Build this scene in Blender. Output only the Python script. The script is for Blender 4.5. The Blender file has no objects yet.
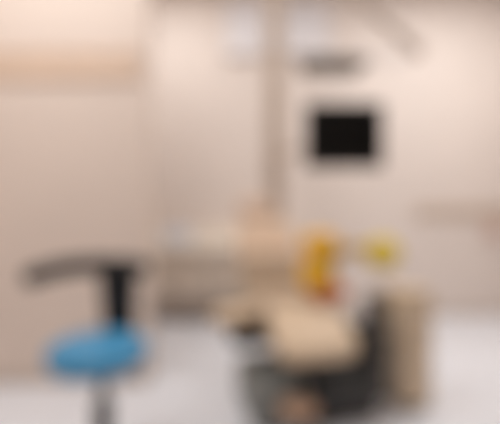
import bpy, bmesh, math, random
from mathutils import Vector, Matrix
PI = math.pi
sc = bpy.context.scene
col = sc.collection
random.seed(4)

# ------------------------------------------------------------------ materials
def mat(name, rgb, rough=0.5, metal=0.0, var=0.06, scale=6.0, bump=0.0, bscale=60.0, spec=0.5, coat=0.0, sheen=0.0):
    m = bpy.data.materials.new(name); m.use_nodes = True
    nt = m.node_tree; n = nt.nodes; l = nt.links
    b = n['Principled BSDF']
    b.inputs['Roughness'].default_value = rough
    b.inputs['Metallic'].default_value = metal
    b.inputs['Specular IOR Level'].default_value = spec
    b.inputs['Coat Weight'].default_value = coat
    b.inputs['Sheen Weight'].default_value = sheen
    tc = n.new('ShaderNodeTexCoord')
    nz = n.new('ShaderNodeTexNoise'); nz.inputs['Scale'].default_value = scale; nz.inputs['Detail'].default_value = 4
    l.new(tc.outputs['Object'], nz.inputs['Vector'])
    r = n.new('ShaderNodeValToRGB')
    lo = [max(0, c*(1-var)) for c in rgb]; hi = [min(1, c*(1+var)) for c in rgb]
    r.color_ramp.elements[0].position = 0.3; r.color_ramp.elements[1].position = 0.7
    r.color_ramp.elements[0].color = (*lo, 1); r.color_ramp.elements[1].color = (*hi, 1)
    l.new(nz.outputs['Fac'], r.inputs['Fac']); l.new(r.outputs['Color'], b.inputs['Base Color'])
    if bump:
        nb = n.new('ShaderNodeTexNoise'); nb.inputs['Scale'].default_value = bscale; nb.inputs['Detail'].default_value = 3
        l.new(tc.outputs['Object'], nb.inputs['Vector'])
        bp = n.new('ShaderNodeBump'); bp.inputs['Strength'].default_value = bump; bp.inputs['Distance'].default_value = 0.004
        l.new(nb.outputs['Fac'], bp.inputs['Height']); l.new(bp.outputs['Normal'], b.inputs['Normal'])
    return m

def tile_mat(name, rgb, grout, size):
    m = mat(name, rgb, rough=0.28, var=0.03, scale=3)
    nt = m.node_tree; n = nt.nodes; l = nt.links; b = n['Principled BSDF']
    tc = n.new('ShaderNodeTexCoord')
    br = n.new('ShaderNodeTexBrick'); br.offset = 0; br.squash = 1
    br.inputs['Scale'].default_value = 1.0; br.inputs['Brick Width'].default_value = size; br.inputs['Row Height'].default_value = size
    br.inputs['Mortar Size'].default_value = 0.003
    c = (*rgb, 1); br.inputs['Color1'].default_value = c
    br.inputs['Color2'].default_value = (rgb[0]*.97, rgb[1]*.97, rgb[2]*.97, 1)
    br.inputs['Mortar'].default_value = (*grout, 1)
    l.new(tc.outputs['Object'], br.inputs['Vector']); l.new(br.outputs['Color'], b.inputs['Base Color'])
    return m

def wood_mat(name, a, c, rough=0.5, scale=3.0):
    m = mat(name, a, rough=rough)
    nt = m.node_tree; n = nt.nodes; l = nt.links; b = n['Principled BSDF']
    tc = n.new('ShaderNodeTexCoord'); mp = n.new('ShaderNodeMapping'); mp.inputs['Scale'].default_value = (8, 8, 1)
    nz = n.new('ShaderNodeTexNoise'); nz.inputs['Scale'].default_value = scale; nz.inputs['Detail'].default_value = 6
    l.new(tc.outputs['Object'], mp.inputs['Vector']); l.new(mp.outputs['Vector'], nz.inputs['Vector'])
    r = n.new('ShaderNodeValToRGB'); r.color_ramp.elements[0].position = .35; r.color_ramp.elements[1].position = .65
    r.color_ramp.elements[0].color = (*a, 1); r.color_ramp.elements[1].color = (*c, 1)
    l.new(nz.outputs['Fac'], r.inputs['Fac']); l.new(r.outputs['Color'], b.inputs['Base Color'])
    return m

M = dict(
    wall=mat('blush_wall_paint', (.74, .665, .617), .75, var=.02, scale=1.5, bump=.08, bscale=140),
    wall_l=mat('peach_wall_paint', (.76, .66, .59), .75, var=.02, scale=1.5, bump=.08, bscale=140),
    ceil=mat('ceiling_paint', (.80, .77, .75), .8, var=.02, bump=.05, bscale=120),
    band=mat('peach_board_paint', (.72, .56, .44), .55, var=.03),
    rail=wood_mat('tan_rail_wood', (.58, .48, .40), (.63, .53, .44)),
    skirt=mat('skirting_paint', (.66, .58, .52), .5, var=.03),
    floor=tile_mat('pale_floor_tile', (.82, .85, .91), (.66, .66, .68), .6),
    white=mat('white_enamel', (.80, .78, .79), .4, var=.015),
    frost=mat('frosted_pane', (.80, .79, .82), .6, var=.02, scale=20),
    blue=mat('blue_vinyl', (.05, .30, .56), .35, var=.05, scale=14, bump=.12, bscale=220),
    blue2=mat('dark_blue_piping', (.03, .15, .30), .45),
    black=mat('black_vinyl', (.012, .012, .013), .5, bump=.15, bscale=240, spec=.3),
    blackp=mat('black_plastic', (.02, .02, .021), .5, spec=.3),
    chrome=mat('brushed_steel', (.45, .42, .41), .3, metal=1.0, var=.03),
    dsteel=mat('dark_steel', (.12, .105, .10), .4, metal=.7, var=.05),
    screen=mat('screen_glass', (.003, .003, .003), .35, var=.0, spec=.15),
    cream=mat('cream_upholstery', (.63, .49, .345), .5, var=.03, scale=9, bump=.12, bscale=200),
    peach=mat('peach_upholstery', (.70, .53, .395), .5, var=.03, scale=9, bump=.12, bscale=200),
    seam=mat('tan_seam', (.42, .32, .21), .6),
    dgrey=mat('charcoal_moulding', (.028, .028, .027), .5, bump=.08, bscale=180),
    teal=mat('grey_green_cover', (.22, .23, .22), .5, var=.05),
    tan=wood_mat('tan_laminate', (.66, .53, .38), (.71, .58, .43), .5),
    post=mat('tan_enamel', (.50, .41, .34), .45, var=.03),
    lampg=mat('taupe_plastic', (.17, .135, .105), .5, var=.04),
    arm=mat('putty_enamel', (.52, .43, .36), .45, var=.03),
    lens=mat('lamp_lens', (.7, .7, .68), .2, var=.02),
    brownc=wood_mat('taupe_cabinet_laminate', (.64, .555, .47), (.69, .60, .51), .5),
    top=mat('cream_worktop', (.88, .81, .72), .35, var=.04, scale=30),
    box=mat('pale_blue_card', (.70, .75, .84), .7, var=.03),
    yellow=mat('yellow_plush', (.84, .46, .02), .9, var=.08, scale=40, bump=.5, bscale=160, sheen=.2),
    lime=mat('yellow_green_plush', (.76, .58, .05), .9, var=.08, scale=40, bump=.5, bscale=160, sheen=.2),
    ochre=mat('ochre_plush', (.52, .34, .09), .9, var=.08, scale=40, bump=.5, bscale=160, sheen=.2),
    rust=mat('rust_plush', (.55, .14, .03), .9, var=.08, scale=40, bump=.5, bscale=160, sheen=.2),
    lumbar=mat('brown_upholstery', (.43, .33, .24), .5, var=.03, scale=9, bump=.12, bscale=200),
    brown=mat('brown_moulding', (.43, .275, .185), .5, var=.05),
    salmon=mat('salmon_plastic', (.62, .44, .37), .5, var=.03),
)

# ------------------------------------------------------------------ shapes
def obj(name, bm, m, parent=None, smooth=True, angle=40):
    bmesh.ops.recalc_face_normals(bm, faces=bm.faces[:])
    me = bpy.data.meshes.new(name); bm.to_mesh(me); bm.free()
    o = bpy.data.objects.new(name, me); col.objects.link(o)
    me.materials.append(m)
    if smooth:
        for p in me.polygons: p.use_smooth = True
        me.set_sharp_from_angle(angle=math.radians(angle))
    if parent: o.parent = parent
    return o

def thing(name, label, cat, loc=(0, 0, 0), rotz=0, group=None):
    o = bpy.data.objects.new(name, None); col.objects.link(o)
    o.location = loc; o.rotation_euler = (0, 0, rotz); o.empty_display_size = .1
    o['label'] = label; o['category'] = cat
    if group: o['group'] = group
    return o

def struct(name, bm, m, parent=None):
    o = obj(name, bm, m, parent, smooth=False)
    if not parent: o['kind'] = 'structure'
    return o

def box(bm, c, s, bev=0.0, seg=3, rot=None):
    r = bmesh.ops.create_cube(bm, size=1.0); vs = r['verts']
    bmesh.ops.scale(bm, vec=s, verts=vs)
    if bev:
        es = list({e for v in vs for e in v.link_edges})
        g = bmesh.ops.bevel(bm, geom=es, offset=bev, segments=seg, profile=.5, affect='EDGES')
        vs = list({v for f in g['faces'] for v in f.verts} | {v for v in vs if v.is_valid})
    if rot is not None: bmesh.ops.rotate(bm, cent=(0, 0, 0), matrix=rot, verts=vs)
    bmesh.ops.translate(bm, vec=c, verts=vs)
    return bm

def rbox(c, s, bev=.01, seg=3, rot=None):
    return box(bmesh.new(), c, s, bev, seg, rot)

def spow(v, p): return math.copysign(abs(v)**p, v)

def blob(c, s, e1=1.0, e2=1.0, nu=32, nv=20, rot=None, bm=None):
    """superellipsoid: e<1 squarish, full sizes s"""
    bm = bm or bmesh.new(); rings = []
    for i in range(1, nv):
        t = -PI/2 + PI*i/nv; ring = []
        for j in range(nu):
            a = 2*PI*j/nu
            p = Vector((s[0]/2*spow(math.cos(t), e1)*spow(math.cos(a), e2), s[1]/2*spow(math.cos(t), e1)*spow(math.sin(a), e2), s[2]/2*spow(math.sin(t), e1)))
            if rot is not None: p = rot @ p
            ring.append(bm.verts.new(p + Vector(c)))
        rings.append(ring)
    z = Vector((0, 0, s[2]/2)); z = rot @ z if rot is not None else z
    b = bm.verts.new(Vector(c)-z); t = bm.verts.new(Vector(c)+z)
    for j in range(nu):
        k = (j+1) % nu
        bm.faces.new((b, rings[0][k], rings[0][j])); bm.faces.new((t, rings[-1][j], rings[-1][k]))
        for i in range(len(rings)-1):
            bm.faces.new((rings[i][j], rings[i][k], rings[i+1][k], rings[i+1][j]))
    return bm

def lathe(prof, c=(0, 0, 0), n=40, bm=None):
    bm = bm or bmesh.new(); rings = []
    for r, z in prof:
        rings.append([bm.verts.new((c[0]+max(r, .0004)*math.cos(2*PI*j/n), c[1]+max(r, .0004)*math.sin(2*PI*j/n), c[2]+z)) for j in range(n)])
    for i in range(len(rings)-1):
        for j in range(n):
            k = (j+1) % n
            bm.faces.new((rings[i][j], rings[i][k], rings[i+1][k], rings[i+1][j]))
    bm.faces.new(rings[0][::-1]); bm.faces.new(rings[-1])
    return bm

def smooth_path(pts, n=8):
    P = [Vector(p) for p in pts]; P = [2*P[0]-P[1]] + P + [2*P[-1]-P[-2]]; out = []
    for i in range(1, len(P)-2):
        for k in range(n):
            t = k/n; a, b, c, d = P[i-1:i+3]
            out.append(.5*((2*b)+(-a+c)*t+(2*a-5*b+4*c-d)*t*t+(-a+3*b-3*c+d)*t**3))
    out.append(P[-2]); return out

def tube(pts, rad, n=16, flat=None, bm=None, cap=True):
    """sweep; rad a number or one per point; flat=(w,h) scales the section (h along world z)"""
    bm = bm or bmesh.new(); P = [Vector(p) for p in pts]; rings = []
    for i, p in enumerate(P):
        d = (P[min(i+1, len(P)-1)] - P[max(i-1, 0)]).normalized()
        up = Vector((0, 0, 1)) if abs(d.z) < .95 else Vector((0, 1, 0))
        x = d.cross(up).normalized(); y = x.cross(d).normalized()
        r = rad[i] if isinstance(rad, (list, tuple)) else rad
        w, h = flat or (1, 1)
        rings.append([bm.verts.new(p + r*(w*math.cos(2*PI*j/n)*x + h*math.sin(2*PI*j/n)*y)) for j in range(n)])
    for i in range(len(rings)-1):
        for j in range(n):
            k = (j+1) % n
            bm.faces.new((rings[i][j], rings[i][k], rings[i+1][k], rings[i+1][j]))
    if cap: bm.faces.new(rings[0][::-1]); bm.faces.new(rings[-1])
    return bm

def rounded_tube(pts, r, **k):
    """tube with hemispherical ends"""
    P = [Vector(p) for p in pts]; a = (P[0]-P[1]).normalized(); b = (P[-1]-P[-2]).normalized(); Q = []; R = []
    for t in (.02, .3, .6, .85): Q.append(P[0]+a*r*math.cos(t*PI/2)); R.append(max(.02, math.sin(t*PI/2))*r)
    for p in P: Q.append(p); R.append(r)
    for t in (.85, .6, .3, .02): Q.append(P[-1]+b*r*math.cos(t*PI/2)); R.append(max(.02, math.sin(t*PI/2))*r)
    return tube(Q, R, **k)

RX = lambda a: Matrix.Rotation(a, 3, 'X')
RY = lambda a: Matrix.Rotation(a, 3, 'Y')
RZ = lambda a: Matrix.Rotation(a, 3, 'Z')

# ------------------------------------------------------------------ the room
H = 4.0
YB = 4.55            # back wall
YL = 2.74            # face of the projecting left wall
XC = -0.72           # its corner
struct('floor', rbox((.6, 1.4, -.05), (7.4, 7.0, .1), 0), M['floor'])
struct('ceiling', rbox((.6, 1.4, H+.05), (7.4, 7.0, .1), 0), M['ceil'])
struct('wall_back', rbox((.2, YB+.05, H/2), (5.8, .1, H), 0), M['wall'])
struct('wall_left', rbox((XC-1.0, YL+.08, H/2), (2.0, .16, H), 0), M['wall_l'])
struct('wall_side', rbox((-2.75, 1.4, H/2), (.1, 6.4, H), 0), M['wall_l'])
struct('wall_right', rbox((3.15, 1.4, H/2), (.1, 6.4, H), 0), M['wall'])
struct('wall_rear', rbox((.2, -1.65, H/2), (6.0, .1, H), 0), M['wall'])

def skirting(name, c, s):
    struct(name, rbox(c, s, .006, 2), M['skirt'])
skirting('baseboard_back', (.2, YB-.008, .045), (5.78, .016, .09))
skirting('baseboard_left', (-1.72, YL-.008, .045), (1.98, .016, .09))

# peach board along the upper left wall: a wide board with a thin cap
bm = rbox((-1.73, YL-.012, 2.205), (1.92, .024, .18), .008, 2)
box(bm, (-1.73, YL-.02, 2.305), (1.93, .03, .022), .006, 2)
struct('trim_1', bm, M['band'])
# tan dado rail and board on the right of the back wall
bm = rbox((2.50, YB-.012, 1.18), (1.20, .024, .10), .006, 2)
box(bm, (2.50, YB-.022, 1.24), (1.20, .044, .03), .01, 3)
struct('trim_2', bm, M['rail'])

# high frosted window on the back wall
wz0, wz1, wx0, wx1 = 3.03, 3.63, -.28, .92
bm = bmesh.new()
for c, s in (((wx0+.03, 0, (wz0+wz1)/2), (.06, .05, wz1-wz0)), ((wx1-.03, 0, (wz0+wz1)/2), (.06, .05, wz1-wz0)),
             (((wx0+wx1)/2, 0, wz0+.03), (wx1-wx0-.122, .05, .06)), (((wx0+wx1)/2, 0, wz1-.03), (wx1-wx0-.122, .05, .06)),
             (((wx0+wx1)/2, 0, (wz0+wz1)/2), (.05, .045, wz1-wz0-.122))):
    box(bm, (c[0], YB-.025, c[2]), s, .006, 2)
win = struct('window_1', bm, M['white'])
obj('window_pane', rbox(((wx0+wx1)/2, YB-.012, (wz0+wz1)/2), (wx1-wx0-.04, .012, wz1-wz0-.04), .002, 1), M['frost'], win, smooth=False)
obj('window_sill', rbox(((wx0+wx1)/2, YB-.04, wz0-.012), (wx1-wx0+.08, .09, .03), .008, 2), M['white'], win)

# ------------------------------------------------------------------ worktop and base cabinets in the alcove
cx0, cx1, cyf = -1.40, .52, 4.16
n = 4; w = (cx1-cx0)/n
labels = ['beige wall-hung cabinet half hidden by the end of the peach wall, leftmost of the row',
          'beige wall-hung cabinet under the pale blue-grey box on the worktop',
          'beige wall-hung cabinet behind the raised left armrest of the dental chair',
          'beige wall-hung cabinet at the right end of the worktop, behind the chair backrest']
for i in range(n):
    x = cx0 + (i+.5)*w
    t = thing('wall_cabinet', labels[i], 'cabinet', (x, (cyf+YB)/2, 0), 0, 'wall-hung cabinets under the worktop')
    d = YB-cyf
    bm = rbox((0, .009, .51), (w-.004, d-.04, .50), .003, 1)
    obj('body', bm, M['brownc'], t, smooth=False)
    bm = rbox((0, -d/2+.018, .51), (w-.012, .02, .48), .004, 2)
    dr = obj('door', bm, M['brownc'], t)
    hd = rounded_tube([(-.07, -d/2-.022, .705), (.07, -d/2-.022, .705)], .006, n=10)
    for s in (-.055, .055): tube([(s, -d/2-.02, .705), (s, -d/2+.012, .705)], .004, n=8, bm=hd)
    obj('handle', hd, M['chrome'], dr)
wt = obj('worktop', rbox(((cx0+cx1)/2, (cyf+YB)/2-.012, .81), (cx1-cx0, YB-cyf+.024, .098), .012, 3), M['top'])
wt['label'] = 'cream worktop running along the wall behind the dental chair'; wt['category'] = 'worktop'
up = obj('splashback', rbox(((cx0+cx1)/2, YB-.012, .93), (cx1-cx0, .022, .138), .004, 2), M['top'], wt)

t = thing('tissue_box', 'pale blue-grey box on the left end of the cream worktop', 'box', (-.70+.02, 4.33, .8605), 0)
t.location = (-.80, 4.30, .8595)
obj('carton', rbox((0, 0, .075), (.32, .13, .15), .006, 2), M['box'], t)
bm = blob((0, 0, .151), (.16, .05, .006), .6, 1); obj('slot', bm, M['white'], t)
bm = bmesh.new()
g = [[bm.verts.new((-.05+.1*i/8, .012*math.sin(i*1.3+j)*(j/4), .151+.055*j/4*(1-.35*abs(i-4)/4))) for i in range(9)] for j in range(5)]
for j in range(4):
    for i in range(8): bm.faces.new((g[j][i], g[j][i+1], g[j+1][i+1], g[j+1][i]))
tis = obj('tissue', bm, M['white'], t)
sm = tis.modifiers.new('thick', 'SOLIDIFY'); sm.thickness = .002

# ------------------------------------------------------------------ post carrying the screen
PX, PY = .226, 3.62
t = thing('equipment_post', 'tall tan vertical post rising beside the black screen', 'post', (PX, PY, 0))
bm = lathe([(.001, 0), (.17, 0), (.17, .012), (.16, .022), (.075, .03), (.07, .06), (.001, .06)], n=48); obj('foot_plate', bm, M['post'], t)
obj('column', rbox((0, 0, (H+.03)/2), (.17, .13, H-.034), .03, 5), M['post'], t)
obj('collar', rbox((0, 0, 1.72), (.186, .146, .13), .03, 4), M['post'], t)
obj('ceiling_flange', lathe([(.001, 0), (.14, 0), (.14, .012), (.001, .012)], (0, 0, H-.013), 40), M['post'], t)

MX, MY, MZ = .678, 2.80, 1.75
t = thing('monitor', 'black flat screen on the wall side arm under the lamp', 'monitor', (MX, MY, MZ), 0)
t['label'] = 'square black flat screen held out beside the tan post'
obj('casing', rbox((0, .02, 0), (.557, .038, .461), .012, 3), M['blackp'], t)
sc_ = obj('screen', rbox((0, -.001, .004), (.515, .006, .415), .002, 1), M['screen'], t, smooth=False)
obj('back_housing', rbox((0, .055, 0), (.30, .05, .25), .02, 3), M['blackp'], t)
obj('power_light', blob((.23, -.001, -.2165), (.008, .006, .008)), M['lens'], t)
bm = rbox((0, .084, 0), (.11, .014, .11), .003, 2)
bm = rounded_tube([(0, .10, 0), (-.05, .40, -.01), (MX*0+PX-MX+.05, PY-MY-.095, -.03)], .022, n=14, bm=bm)
obj('bracket', bm, M['post'], t)

# ------------------------------------------------------------------ dental operating lamp
# P(px,py,Y) keeps the arm's joints in room coordinates
def P(px, py, Y): return Vector(((px-250)/392*Y, Y, 1.2-(py-212)/392*Y))
LY = 2.50
t = thing('dental_lamp', 'taupe operating lamp on a jointed arm above the black screen', 'lamp', (P(347, -30, LY).x, LY, H))
base = Vector(t.location)
def Lp(px, py, Y=LY): return P(px, py, Y)-base
A = Lp(347, -12); B = Lp(416, 50); Cc = Lp(345, 57); D = Lp(331, 66)
obj('ceiling_plate', lathe([(.001, 0), (.11, 0), (.11, -.02), (.09, -.035), (.001, -.035)], (0, 0, -.001), 40), M['arm'], t)
obj('drop_pole', tube([(0, 0, -.03), (A.x, A.y, A.z-.02)], .024, n=18), M['arm'], t)
dd = (B-A).normalized()
obj('upper_arm', rounded_tube([A, A+(B-A)*.5, B], .028, n=18, flat=(1, 1.15)), M['arm'], t)
obj('elbow', blob(B, (.085, .085, .075), .6, .8), M['arm'], t)
obj('lower_arm', rounded_tube(smooth_path([B+Vector((0, 0, -.02)), B*.6+Cc*.4+Vector((0, 0, -.03)), Cc]), .011, n=14), M['white'], t)
hb = blob(D, (.40, .17, .10), .55, .6, 40, 20)
hd = obj('lamp_head', hb, M['lampg'], t)
obj('lens', blob(D+Vector((0, .01, -.045)), (.24, .09, .015), .4, .5), M['lens'], hd)
for s in (-1, 1):
    obj('grip', rounded_tube(smooth_path([D+Vector((s*.17, -.03, 0)), D+Vector((s*.215, -.07, -.005)), D+Vector((s*.175, -.115, -.005))]), .011, n=10), M['lampg'], hd)
obj('yoke', tube(smooth_path([Cc, Cc*.5+D*.5+Vector((0, .03, .02)), D+Vector((0, .05, .01))]), .014, n=12), M['arm'], t)

# ------------------------------------------------------------------ blue stool with black support arm
SX, SY, SZ = -.665, 1.72, .60
t = thing('dental_stool', 'round blue padded stool with a curved black support arm', 'stool', (SX, SY, 0))
prof = [(.001, -.065), (.155, -.07), (.192, -.06), (.21, -.033), (.211, -.005), (.202, .022), (.176, .038), (.10, .045), (.001, .047)]
seat = obj('seat', lathe(prof, (0, 0, SZ), 56), M['blue'], t)
pts = [(.211*math.cos(a), .211*math.sin(a), SZ-.018) for a in [2*PI*k/64 for k in range(65)]]
obj('piping', tube(pts, .005, n=8), M['blue2'], seat)
obj('seat_plate', lathe([(.001, 0), (.13, 0), (.14, .012), (.14, .02), (.001, .02)], (0, 0, SZ-.086), 40), M['blackp'], t)
bm = lathe([(.001, 0), (.04, 0), (.042, .02), (.042, .03), (.040, .26), (.022, .265), (.022, .40), (.001, .40)], (.02, 0, SZ-.09-.40), 28)
obj('gas_column', bm, M['blackp'], t)
obj('lever', rounded_tube(smooth_path([(.03, 0, SZ-.095), (.12, -.04, SZ-.10), (.2, -.08, SZ-.085)]), .007, n=10), M['blackp'], t)
obj('hub', lathe([(.001, 0), (.055, 0), (.06, .015), (.05, .06), (.035, .075), (.001, .075)], (.02, 0, .075), 32), M['dsteel'], t)
for k in range(5):
    a = 2*PI*k/5+.5; c, s = math.cos(a), math.sin(a)
    lg = obj('leg', tube([(.03*c, .03*s, .115), (.15*c, .15*s, .10), (.27*c, .27*s, .082)], [.027, .023, .017], n=14, flat=(1, .8)), M['dsteel'], t)
    cb = bmesh.new()
    for q in (-.016, .016):
        r = bmesh.ops.create_cone(cb, cap_ends=True, segments=24, radius1=.028, radius2=.028, depth=.018)
        bmesh.ops.rotate(cb, cent=(0, 0, 0), matrix=RX(PI/2), verts=r['verts'])
        bmesh.ops.translate(cb, vec=(0, q, 0), verts=r['verts'])
    bmesh.ops.rotate(cb, cent=(0, 0, 0), matrix=RZ(a+.6), verts=cb.verts[:])
    bmesh.ops.translate(cb, vec=(.27*c, .27*s, .0285), verts=cb.verts[:])
    tube([(.27*c, .27*s, .03), (.27*c, .27*s, .085)], .009, n=10, bm=cb)
    obj('caster', cb, M['blackp'], lg)
# upright: flat black post from under the seat, up behind it on the right
up = smooth_path([(.01, .10, SZ-.095), (.01, .22, SZ-.09), (.01, .25, SZ-.02), (.008, .24, SZ+.12), (.01, .23, SZ+.22), (.012, .22, SZ+.325)])
nu = len(up); rr = [.062+.03*max(0, min(1, i/(nu-1)*1.2)) for i in range(nu)]
obj('upright', tube(up, rr, n=20, flat=(1, .55)), M['black'], t)
arc = smooth_path([(.13, .20, SZ+.33), (.06, .215, SZ+.335), (-.05, .19, SZ+.342), (-.16, .12, SZ+.345), (-.235, .02, SZ+.335), (-.265, -.05, SZ+.325)], 10)
na = len(arc)
arm = obj('support_arm', rounded_tube(arc, .041, n=20, flat=(.8, 1.0)), M['black'], t)
obj('adjust_knob', blob((.01, .285, SZ+.24), (.05, .05, .05), .6, 1), M['blackp'], t)

# ------------------------------------------------------------------ dental chair
CH = math.radians(14)
t = thing('dental_chair', 'cream and brown padded dental chair on a charcoal base', 'chair', (.395, 2.0, 0), CH)
# local frame: y towards the headrest, x to the right, foot end at y = 0
obj('base', rbox((.21, .46, .155), (.42, .58, .306), .05, 4), M['dgrey'], t)
obj('base_cover', rbox((-.18, .42, .14), (.32, .50, .276), .05, 4), M['teal'], t)
obj('lift_column', rbox((.05, .55, .40), (.26, .30, .20), .04, 3), M['dgrey'], t)
obj('panel_link', rbox((.32, .36, .42), (.17, .20, .22), .02, 3), M['dgrey'], t)
obj('seat_shell', rbox((0, .66, .505), (.54, .66, .09), .035, 4), M['dgrey'], t)
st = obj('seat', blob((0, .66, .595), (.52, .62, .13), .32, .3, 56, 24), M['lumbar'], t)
ang = math.radians(30)
lr = RX(ang)
obj('leg_rest_shell', rbox((0, .225, .472), (.44, .38, .06), .025, 4, lr), M['dgrey'], t)
lg = obj('leg_rest', blob((-.005, .21, .527), (.45, .38, .11), .32, .3, 56, 24, lr), M['cream'], t)
obj('stitching', tube([Vector((0, .21, .527))+lr@Vector((x, -.155, .052)) for x in [-.19+.36*i/20 for i in range(21)]], .0025, n=6), M['seam'], lg)
ba = math.radians(26)
br = RX(-ba)
bc = Vector((0, 1.075, .875))
obj('backrest_shell', rbox(bc+br@Vector((0, .07, -.02)), (.44, .06, .52), .028, 4, br), M['dgrey'], t)
bk = obj('backrest', blob(bc, (.47, .12, .56), .35, .3, 56, 24, br), M['peach'], t)
for x in (-.13, .13):
    obj('stitching', tube([bc+br@Vector((x, -.061+.012*abs(z)*2.2, z)) for z in [-.2+.4*i/16 for i in range(17)]], .0025, n=6), M['seam'], bk)
M['headrest'] = mat('tan_upholstery', (.60, .445, .34), .5, var=.03, scale=9, bump=.12, bscale=200)
hc = bc+br@Vector((-.045, -.01, .385))
obj('headrest', blob(hc, (.29, .10, .17), .5, .5, 44, 20, br), M['headrest'], t)
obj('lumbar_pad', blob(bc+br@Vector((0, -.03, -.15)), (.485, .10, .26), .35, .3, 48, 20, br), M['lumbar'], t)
obj('headrest_bar', rbox(bc+br@Vector((-.02, .06, .30)), (.07, .02, .22), .008, 2, br), M['chrome'], t)
# left armrest swung outwards: cream pad on a charcoal bracket
pa = obj('armrest', blob((-.37, .44, .585), (.31, .16, .10), .45, .45, 44, 20, RZ(.35)), M['cream'], t)
bm = rbox((-.27, .45, .475), (.30, .14, .135), .04, 3, RZ(.35))
tube(smooth_path([(-.32, .46, .50), (-.26, .52, .47), (-.2, .58, .46)]), .035, n=14, bm=bm)
obj('armrest_bracket', bm, M['dgrey'], pa)
# right side: tall charcoal arm panel
M['panel'] = mat('grey_moulding', (.085, .078, .072), .5, bump=.08, bscale=180)
pr = obj('arm_panel', rbox((.43, .25, .39), (.075, .17, .58), .025, 4), M['panel'], t)
obj('panel_pad', rbox((.43, .25, .685), (.07, .16, .03), .013, 3), M['dgrey'], pr)

# ------------------------------------------------------------------ yellow soft toy on the chair
TX, TY, TZ = .435, 2.47, .661
t = thing('soft_toy', 'yellow soft toy with rust feet and one outstretched arm, sitting on the dental chair', 'toy', (TX, TY, TZ))
bd = obj('body', blob((0, .01, .125), (.215, .17, .25), .8, 1), M['yellow'], t)
obj('belly_patch', blob((0, -.056, .12), (.12, .05, .15), .9, 1), M['lime'], bd)
hd = obj('head', blob((.005, 0, .325), (.205, .165, .18), .9, 1), M['yellow'], t)
for s in (-1, 1):
    obj('ear', blob((.005+s*.098, .0, .345), (.036, .07, .125), .9, 1, rot=RY(-s*.22)), M['yellow'], hd)
    obj('eye', blob((.005+s*.036, -.072, .345), (.018, .014, .02)), M['black'], hd)
obj('muzzle', blob((.005, -.074, .30), (.08, .055, .05)), M['lime'], hd)
obj('nose', blob((.005, -.103, .308), (.022, .015, .015)), M['rust'], hd)
for x, y in ((.105, -.085), (-.0, -.11)):
    obj('foot', blob((x, y, .05), (.105, .12, .095), .85, 1), M['rust'], t)
pts = smooth_path([(-.08, 0, .22), (-.10, -.04, .16), (-.085, -.08, .10)])
obj('arm', rounded_tube(pts, .03, n=14), M['yellow'], t)
a2 = obj('arm', rounded_tube(smooth_path([(.06, 0, .22), (.13, -.005, .285), (.24, -.005, .31), (.35, 0, .295)]), .033, n=14), M['ochre'], t)
hb = blob((.40, 0, .28), (.225, .16, .19), .9, 1)
obj('mitten', hb, M['lime'], a2)

# ------------------------------------------------------------------ small cabinet, foot control, wall box
t = thing('pedestal_cabinet', 'narrow tan pedestal cabinet to the right of the chair', 'cabinet', (.985, 2.48, 0), math.radians(12))
obj('body', rbox((0, 0, .365), (.20, .24, .67), .012, 3), M['tan'], t)
obj('plinth', rbox((0, .01, .0155), (.18, .21, .03), .004, 2), M['dgrey'], t)
obj('top', rbox((0, 0, .71), (.215, .26, .022), .008, 3), M['tan'], t)
for k in range(3):
    d = obj('drawer', rbox((0, -.124, .145+.21*k), (.185, .016, .20), .005, 2), M['tan'], t)
    obj('knob', lathe([(.001, 0), (.006, 0), (.006, .012), (.013, .018), (.012, .025), (.001, .026)], n=20), M['chrome'], d)
    kb = d.children[0]; kb.rotation_euler = (PI/2, 0, 0); kb.location = (0, -.132, .165+.21*k)

t = thing('footstool', 'low round brown footstool on the floor in front of the chair base', 'footstool', (.25, 2.02, 0), .3)
obj('cushion', lathe([(.001, .165), (.085, .165), (.096, .172), (.10, .188), (.096, .206), (.08, .217), (.001, .222)], n=44), M['brown'], t)
obj('seat_ring', lathe([(.001, .145), (.084, .145), (.088, .15), (.088, .166), (.001, .166)], n=40), M['dsteel'], t)
for k in range(3):
    a = 2*PI*k/3+.4; c, q = math.cos(a), math.sin(a)
    obj('leg', tube([(.06*c, .06*q, .15), (.088*c, .088*q, .001)], [.014, .010], n=12), M['dsteel'], t)

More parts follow.
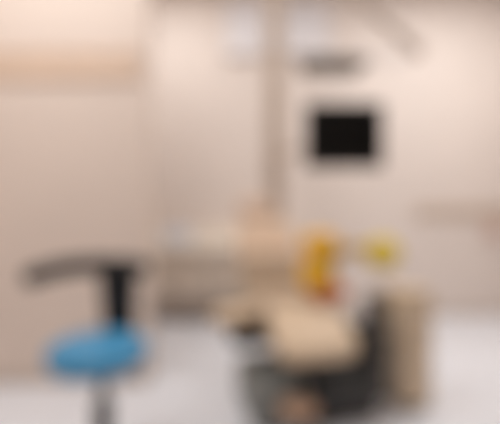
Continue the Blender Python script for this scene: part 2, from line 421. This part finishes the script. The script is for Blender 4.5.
t = thing('wall_box', 'small salmon coloured box on the wall below the tan rail', 'wall box', (2.83, YB, .0))
t.location = (2.82, YB-.002, 1.0)
obj('housing', rbox((0, -.028, 0), (.17, .055, .17), .012, 3), M['salmon'], t)
obj('cover_plate', rbox((0, -.060, 0), (.13, .01, .13), .004, 2), M['salmon'], t)
for x in (-.05, .05): obj('screw', blob((x, -.066, .05), (.01, .005, .01)), M['chrome'], t)

# ------------------------------------------------------------------ light
def area(name, loc, size, power, rgb, rot=(0, 0, 0)):
    d = bpy.data.lights.new(name, 'AREA'); d.shape = 'RECTANGLE'; d.size, d.size_y = size
    d.energy = power; d.color = rgb
    o = bpy.data.objects.new(name, d); col.objects.link(o); o.location = loc; o.rotation_euler = rot
    return o
LZ = 3.73                                                      # unseen lights without fittings, set a little below the ceiling
area('unseen_overhead_light', (2.0, 3.0, LZ), (1.4, 1.2), 51, (1, .98, .96))
area('unseen_overhead_light', (-1.3, 1.5, LZ), (1.2, .9), 48, (1, .97, .945))
area('unseen_overhead_light', (-.95, 3.45, LZ), (.9, .7), 25, (1, .98, .96))  # fill light added to brighten the dark alcove, not a known lamp
w = bpy.data.worlds.new('world'); sc.world = w; w.use_nodes = True
w.node_tree.nodes['Background'].inputs['Color'].default_value = (.8, .85, 1, 1)
w.node_tree.nodes['Background'].inputs['Strength'].default_value = .2

# ------------------------------------------------------------------ camera
cd = bpy.data.cameras.new('camera'); cam = bpy.data.objects.new('camera', cd); col.objects.link(cam)
cam.location = (0, 0, 1.2); cam.rotation_euler = (PI/2, 0, 0)
cd.sensor_width = 36; cd.lens = 36*392/500
# the photograph is evenly out of focus: the lens is set to its closest distance
cd.dof.use_dof = True
cd.dof.focus_distance = .1
cd.dof.aperture_fstop = 3.2
sc.camera = cam
sc.view_settings.view_transform = 'Standard'; sc.view_settings.look = 'None'
sc.view_settings.exposure = -0.06; sc.view_settings.gamma = 1; sc.view_settings.use_curve_mapping = False
sc.cycles.use_denoising = True
sc.cycles.max_bounces = 10; sc.cycles.diffuse_bounces = 6
